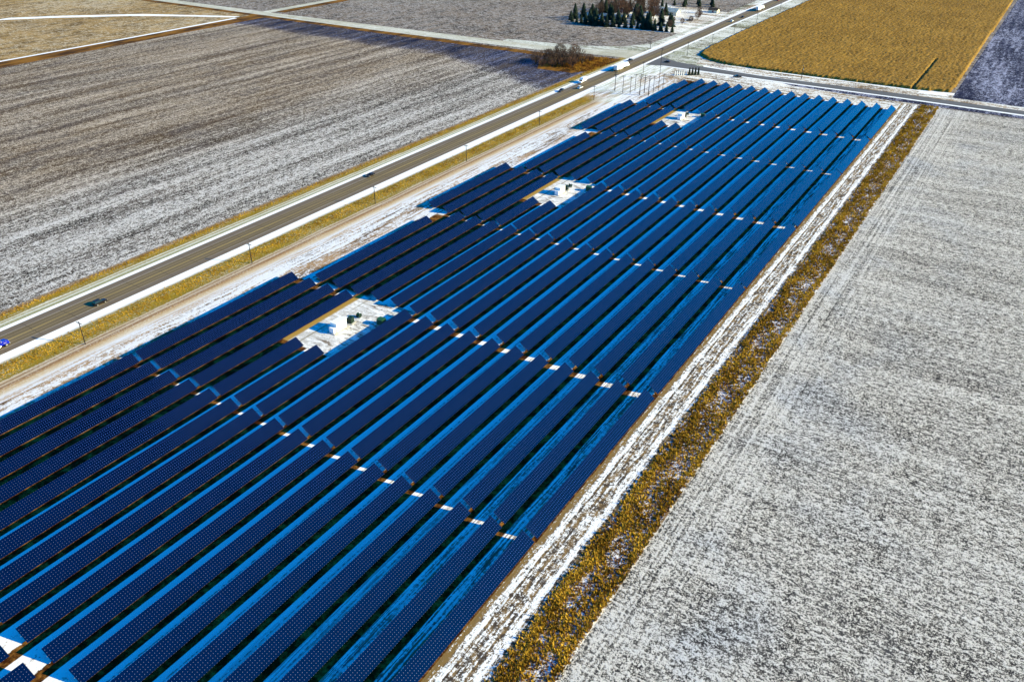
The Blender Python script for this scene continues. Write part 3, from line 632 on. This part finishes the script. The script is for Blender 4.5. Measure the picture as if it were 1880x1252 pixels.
# ------------------------------------------------------------------ inverter pads
def finned(parent, c, d, mat, name):
    b = MB().box(c, d)
    for i in range(5): b.box((c[0]-d[0]/2-0.12, c[1]-d[1]/2+d[1]*(i+0.5)/5, c[2]), (0.24, 0.06, d[2]*0.8))
    return b.obj(name, mat, parent)
PADS = ((5.5, 'nearest of the three pads'), (22.3, 'middle of the three pads'), (38.9, 'farthest of the three pads'))
for y0, which in PADS:
    X = lambda a, b: (*G(-11.75+a/S, y0+b/S), 0.04)
    t = empty('inverter_house', X(0.2, -1.5), 0.0)
    MB().box((0, 0, 0.1), (3.6, 7.0, 0.2)).obj('foundation', M['concrete'], t)
    h = MB().box((0, 0.4, 1.65), (2.6, 4.6, 2.9)).obj('housing', M['white'], t, 0.03)
    MB().box((0, 0.4, 3.18), (2.8, 4.8, 0.14)).obj('roof', M['white'], t)
    for q in (-0.9, 0.7): MB().box((1.31, 0.4+q, 1.5), (0.03, 1.2, 2.2)).obj('door', M['silver'], h)
    MB().box((0.1, -2.6, 1.05), (1.9, 1.1, 1.9)).obj('switch_cabinet', M['white'], t, 0.02)
    tag(t, 'white inverter house on snow, %s' % which, 'inverter house', 'white inverter houses')
    t = empty('transformer', X(0.6, 4.0), 0.2)
    MB().box((0, 0, 0.1), (2.6, 2.6, 0.2)).obj('plinth', M['concrete'], t)
    finned(t, (0, 0, 1.15), (1.5, 1.9, 1.9), M['dgreen'], 'tank')
    MB().tube((-0.4, 0, 2.1), (-0.4, 0, 2.5), 0.14, n=8).obj('bushing', M['green'], t); MB().tube((0.4, 0.3, 2.1), (0.4, 0.3, 2.5), 0.14, n=8).obj('bushing', M['green'], t)
    tag(t, 'dark green transformer directly behind the inverter house, %s' % which, 'transformer', 'dark green transformers')
    t = empty('cable_drum', X(0.4, 8.2), 0.0)
    MB().tube((-0.5, 0, 0.8), (0.5, 0, 0.8), 0.5, n=14).obj('spool', M['green'], t)
    for s in (-1, 1): MB().tube((s*0.5, 0, 0.8), (s*0.6, 0, 0.8), 0.8, n=16).obj('flange', M['dgreen'], t)
    tag(t, 'small green drum at the far side of the equipment, %s' % which, 'drum', 'green drums')
    t = empty('switch_box', X(9.6, 8.6), 0.1)
    MB().box((0, 0, 0.1), (2.8, 2.8, 0.2)).obj('plinth', M['concrete'], t)
    MB().box((0, 0, 1.15), (2.1, 2.3, 1.9)).obj('cabinet', M['green'], t, 0.04); MB().prism([(-1.2, 2.1), (0, 2.3), (1.2, 2.1)], -1.1, 1.1).obj('lid', M['green'], t)
    tag(t, 'square green cabinet standing apart near the blue shadow, %s' % which, 'electrical cabinet', 'green cabinets')

# ------------------------------------------------------------------ trees
def conifer(seed, h, r, name='conifer'):
    g = np.random.default_rng(seed); t = empty(name)
    MB().tube((0, 0, 0), (0, 0, h*0.95), 0.18, 0.04, n=6).obj('trunk', M['bark'], t)
    n = int(900*h/9); zz = g.uniform(0.03, 0.98, n)**1.15; a = g.uniform(0, 2*PI, n); gap = 0.82+0.28*np.sin(a*3+seed)*np.sin(zz*17+a)
    rr = r*(1-zz)**0.7*gap*g.uniform(0.45, 1.1, n)+0.15; z = zz*h; w_ = 0.3+0.45*(1-zz)
    ca, sa = np.cos(a), np.sin(a); o = np.zeros(n)
    v0 = np.stack([ca*rr*0.15, sa*rr*0.15, z+0.25], -1); v1 = np.stack([ca*rr-sa*w_, sa*rr+ca*w_, z-0.25-0.1*rr], -1); v2 = np.stack([ca*rr+sa*w_, sa*rr-ca*w_, z-0.25-0.1*rr], -1); v3 = np.stack([ca*rr*1.05, sa*rr*1.05, z-0.55], -1)
    V = np.stack([v0, v1, v2, v1, v3, v2], 1).reshape(-1, 3); F = np.arange(len(V)).reshape(-1, 3)
    link('crown', fast_mesh('crown', V, F, M['needle']), None, t); return t
def bare(seed, h, spread, mat, name='bare_tree', stems=1, depth=4):
    g = random.Random(seed); t = empty(name); tr = MB(); cr = MB()
    def grow(p, d, L, r, k):
        q = p+d*L; (tr if k == 0 else cr).tube(p, q, r, r*0.6, n=4 if k > 0 else 6, cap=False)
        if k >= depth: return
        for _ in range(3 if k < depth-1 else 4):
            e = (d+Vector((g.uniform(-1, 1), g.uniform(-1, 1), g.uniform(-0.3, 0.6)))*spread).normalized()
            grow(p+d*L*g.uniform(0.55, 1.0), e, L*g.uniform(0.6, 0.85), max(r*0.6, 0.05), k+1)
    for s in range(stems):
        p = Vector((g.uniform(-1, 1), g.uniform(-1, 1), 0))*(0.5 if stems > 1 else 0)
        grow(p, Vector((g.uniform(-.2, .2), g.uniform(-.2, .2), 1)).normalized(), h*0.30, 0.26*h/8, 0)
    tr.obj('trunk', M['bark'], t)
    gg = np.random.default_rng(seed); nt_ = int((130 if stems == 1 else 70)*h); c0 = gg.normal(0, 1, (nt_, 3)); c0 /= np.linalg.norm(c0, axis=1)[:, None]
    rad = gg.uniform(0.35, 1, nt_)**0.5; hw = h*(0.34 if stems == 1 else 0.55); hh = h*0.40
    P = c0*rad[:, None]*np.array([hw, hw, hh])+np.array([0, 0, h*0.58]); D = c0*np.array([1, 1, 0.6])+np.array([0, 0, 0.9])+gg.normal(0, .4, (nt_, 3)); D /= np.linalg.norm(D, axis=1)[:, None]
    Q = np.cross(D, gg.normal(0, 1, (nt_, 3))); Q /= np.linalg.norm(Q, axis=1)[:, None]; ln = gg.uniform(0.8, 1.9, nt_)[:, None]
    Vt = np.stack([P-Q*0.06, P+Q*0.06, P+D*ln], 1).reshape(-1, 3)
    b0 = len(cr.v); cr.add([tuple(q) for q in Vt], [(3*i, 3*i+1, 3*i+2) for i in range(nt_)])
    cr.obj('crown', mat, t); return t
cons = [conifer(s, h, r) for s, h, r in ((1, 10.5, 3.6), (2, 9, 3.7), (3, 12, 3.8))]
bares = [bare(11, 10, 0.6, M['twig']), bare(12, 11, 0.55, M['twig2']), bare(13, 9, 0.7, M['twig'])]
bush = [bare(21, 5.0, 0.8, M['twig'], 'bare_bush', 4, 3), bare(22, 6.5, 0.7, M['twig'], 'bare_bush', 3, 3), bare(23, 4.0, 0.9, M['twig2'], 'bare_bush', 5, 3)]
NTH = lambda i: ORD[i] if i < 17 else ['eighteenth', 'nineteenth', 'twentieth'][i-17] if i < 20 else 'twenty-'+ORD[i-20] if i < 29 else 'thirtieth' if i == 29 else 'thirty-'+ORD[i-30]
first = set()
def place(proto, loc, sc_, label, cat, group, rz=None):
    x, y = G(*loc)
    if proto not in first: first.add(proto); t = proto; t.location = (x, y, 0.03); t.scale = (sc_,)*3; t.rotation_euler = (0, 0, rz or 0)
    else: t = copy_tree(proto, (x, y, 0.03), random.uniform(0, 6.28) if rz is None else rz, sc_)
    return tag(t, label, cat, group)
# front rows of spruces along the south and west sides of the farmyard
front = []
for i in range(19):
    f = i/18; front.append((-35.4+f*11.2, 66.9-0.75*math.sin(min(1, f*1.6)*PI)*0.9+0.1*random.uniform(-1, 1)+f*0.3))
for i, p in enumerate(front):
    place(cons[i % 3], p, random.choice((0.62, 0.85, 0.95, 1.1, 1.25)), 'dark spruce in the front windbreak row, %s from the left' % (ORD+['eighteenth', 'nineteenth'])[i], 'spruce tree', 'windbreak spruces along the farmyard')
west = [(-35.9, 67.6), (-36.0, 68.7), (-35.6, 69.9), (-35.2, 71.2), (-34.2, 72.4), (-33.9, 69.2), (-34.6, 74.6), (-32.6, 70.2), (-32.0, 72.8), (-30.6, 69.5), (-29.2, 68.6), (-28.3, 70.2), (-27.5, 68.4), (-30.4, 71.9), (-33.2, 76.5), (-35.0, 78.5), (-26.6, 70.0)]
west += [(-34.0+i*0.85+0.3*(i % 2), 68.3+0.9*((i*7) % 4)) for i in range(11)]+[(-35.3+i*1.1, 73.5+1.3*((i*5) % 4)) for i in range(7)]
for i, p in enumerate(west):
    place(cons[(i+1) % 3], p, random.uniform(0.9, 1.25), 'dark spruce inside the farmyard grove, %s counting inward from the left edge' % NTH(i), 'spruce tree', 'spruces inside the farmyard')
back = [(-31.4, 81.5), (-30.5, 83.0), (-29.8, 84.6), (-29.2, 82.8), (-28.6, 85.6), (-27.8, 84.0), (-27.0, 86.0), (-26.4, 84.6)]
for i, p in enumerate(back):
    place(cons[i % 2], p, random.uniform(0.6, 0.85), 'small round conifer behind the farmhouse, %s from the left' % ORD[i], 'conifer', 'conifers behind the farmhouse')
bt = [(-34.0, 70.4), (-32.8, 73.4), (-31.9, 76.4), (-30.8, 77.6), (-35.2, 75.6), (-34.8, 72.8), (-33.5, 74.0), (-32.6, 75.2), (-31.4, 74.0), (-33.0, 71.6), (-31.3, 70.9), (-30.2, 73.2), (-29.6, 71.0), (-28.8, 73.0), (-32.4, 77.6), (-34.4, 76.9), (-30.0, 75.0), (-27.6, 72.0), (-33.6, 79.6), (-31.2, 79.0), (-26.3, 72.6), (-25.7, 70.8), (-25.0, 71.8), (-25.3, 69.3), (-24.6, 73.2), (-24.7, 75.4), (-25.2, 77.5), (-26.2, 79.8)]
for i, p in enumerate(bt):
    tall = i < 20
    place(bares[i % 3], p, random.uniform(1.1, 1.5) if tall else random.uniform(0.5, 0.8), ('tall bare tree among the farmyard spruces, %s from the back left' if tall else 'small bare tree on the snowy yard right of the spruces, %s') % (NTH(i) if tall else ORD[i-20]+' from the left'), 'bare tree', 'bare trees in the farmyard')
_ = 0
for i, p in enumerate([(-27.2, 49.7), (-26.1, 50.3), (-27.9, 49.0)]): place(bares[i % 3], p, (1.25, 1.1, 1.0)[i], 'tall leafless tree rising out of the thicket at the crossing, %s of three by height' % ORD[i], 'bare tree', 'tall trees in the thicket')
th = [(-28.2, 47.4), (-27.9, 48.4), (-27.4, 47.0), (-27.2, 47.9), (-27.0, 49.0), (-26.6, 47.4), (-26.5, 48.3), (-26.2, 49.3), (-26.0, 47.9), (-25.7, 48.8), (-25.6, 50.0), (-25.2, 48.2), (-25.0, 49.6), (-26.9, 50.2), (-24.8, 50.6), (-28.6, 48.0), (-27.7, 49.5)]
for i, p in enumerate(th):
    place(bush[i % 3], p, random.uniform(1.1, 1.6), 'leafless bush in the thicket left of the crossing, %s of its tangle from the left' % ORD[i], 'bush', 'leafless bushes in the thicket')
# slender evergreens and pale panels beside the side road
slim = conifer(31, 5.2, 0.75, 'columnar_evergreen')
for i in range(4): place(slim, (-15.95+0.19*i, 50.9+0.165*i), 1.0, 'dark columnar evergreen beside the side road, %s of four from the left' % ORD[i], 'evergreen', 'columnar evergreens beside the side road')
for i in range(6):
    x, y = G(-16.85+0.135*i, 50.15+0.12*i); t = empty('fence_panel', (x, y, 0.02), 0.72)
    MB().box((0, 0, 1.6), (0.75, 0.08, 3.0)).obj('board', M['white'], t)
    for s in (-1, 1): MB().box((s*0.42, 0, 1.7), (0.09, 0.14, 3.4)).obj('post', M['rubber'], t)
    tag(t, 'pale upright panel beside the dark evergreens, %s of six from the left' % ORD[i], 'fence panel', 'pale upright panels in a row')

# ------------------------------------------------------------------ farm buildings
def house(loc, L, W, H, RH, rz, label, wall='siding', roofm='roof', wins=4, name='farmhouse', cat='house'):
    x, y = G(*loc); t = empty(name, (x, y, 0.03), rz)
    wl = MB().box((0, 0, H/2), (L, W, H)); 
    for s in (-1, 1): wl.add([(s*L/2, -W/2, H), (s*L/2, W/2, H), (s*L/2, 0, H+RH)], [(0, 1, 2)])
    wl = wl.obj('wall', M[wall], t)
    b = MB(); e = 0.5
    for s in (-1, 1):
        P = [(-L/2-e, s*(W/2+e), H-e*RH/(W/2)+0.05), (L/2+e, s*(W/2+e), H-e*RH/(W/2)+0.05), (L/2+e, 0, H+RH+0.05), (-L/2-e, 0, H+RH+0.05)]
        b.add(P+[(a, c, d+0.18) for a, c, d in P], [(0, 1, 2, 3), (7, 6, 5, 4), (0, 4, 5, 1), (1, 5, 6, 2), (2, 6, 7, 3), (3, 7, 4, 0)])
    rf = b.obj('roof', M[roofm], t)
    if name == 'farmhouse': MB().box((L*0.15, 0.6, H+RH+0.5), (0.8, 0.8, 1.8)).obj('chimney', M['concrete'], rf)
    for i in range(wins):
        wn = MB().box((-L/2+L*(i+0.7)/(wins+0.4), -W/2-0.02, H*0.55), (1.3, 0.06, 1.2)).obj('window', M['white'], t)
        MB().box((-L/2+L*(i+0.7)/(wins+0.4), -W/2-0.06, H*0.55), (1.1, 0.04, 1.0)).obj('pane', M['glass'], wn)
    wn = MB().box((L/2+0.02, 0.3, H*0.6), (0.06, 1.4, 1.3)).obj('window', M['white'], t); MB().box((L/2+0.06, 0.3, H*0.6), (0.04, 1.2, 1.1)).obj('pane', M['glass'], wn)
    MB().box((0.5, -W/2-0.04, 1.05), (1.0, 0.08, 2.1)).obj('door', M['redp'], t)
    return tag(t, label, cat)
house((-29.0, 76.9), 26, 9, 3.2, 2.6, R(-2), 'long cream farmhouse with pale green roof among the spruces')
house((-31.5, 71.0), 7, 5.5, 3.0, 1.8, R(10), 'small pale shed half hidden behind the front spruces', 'siding', 'roof', 1, 'shed', 'shed')
house((-33.4, 70.6), 6, 5, 2.8, 1.6, R(5), 'blue grey shed at the left side of the spruce grove', 'greyp', 'roof', 1, 'shed', 'shed')
house((-24.9, 80.9), 9, 6, 2.6, 1.6, R(-4), 'low garage with brown roof right of the cream farmhouse', 'siding', 'bark', 1, 'garage', 'garage')
car('small dark car parked in the snowy farmyard', 'black', 'sedan', (-25.2, 74.2), PI/2, z=0.05)
print('tables', ntab, 'objects', len(bpy.data.objects))
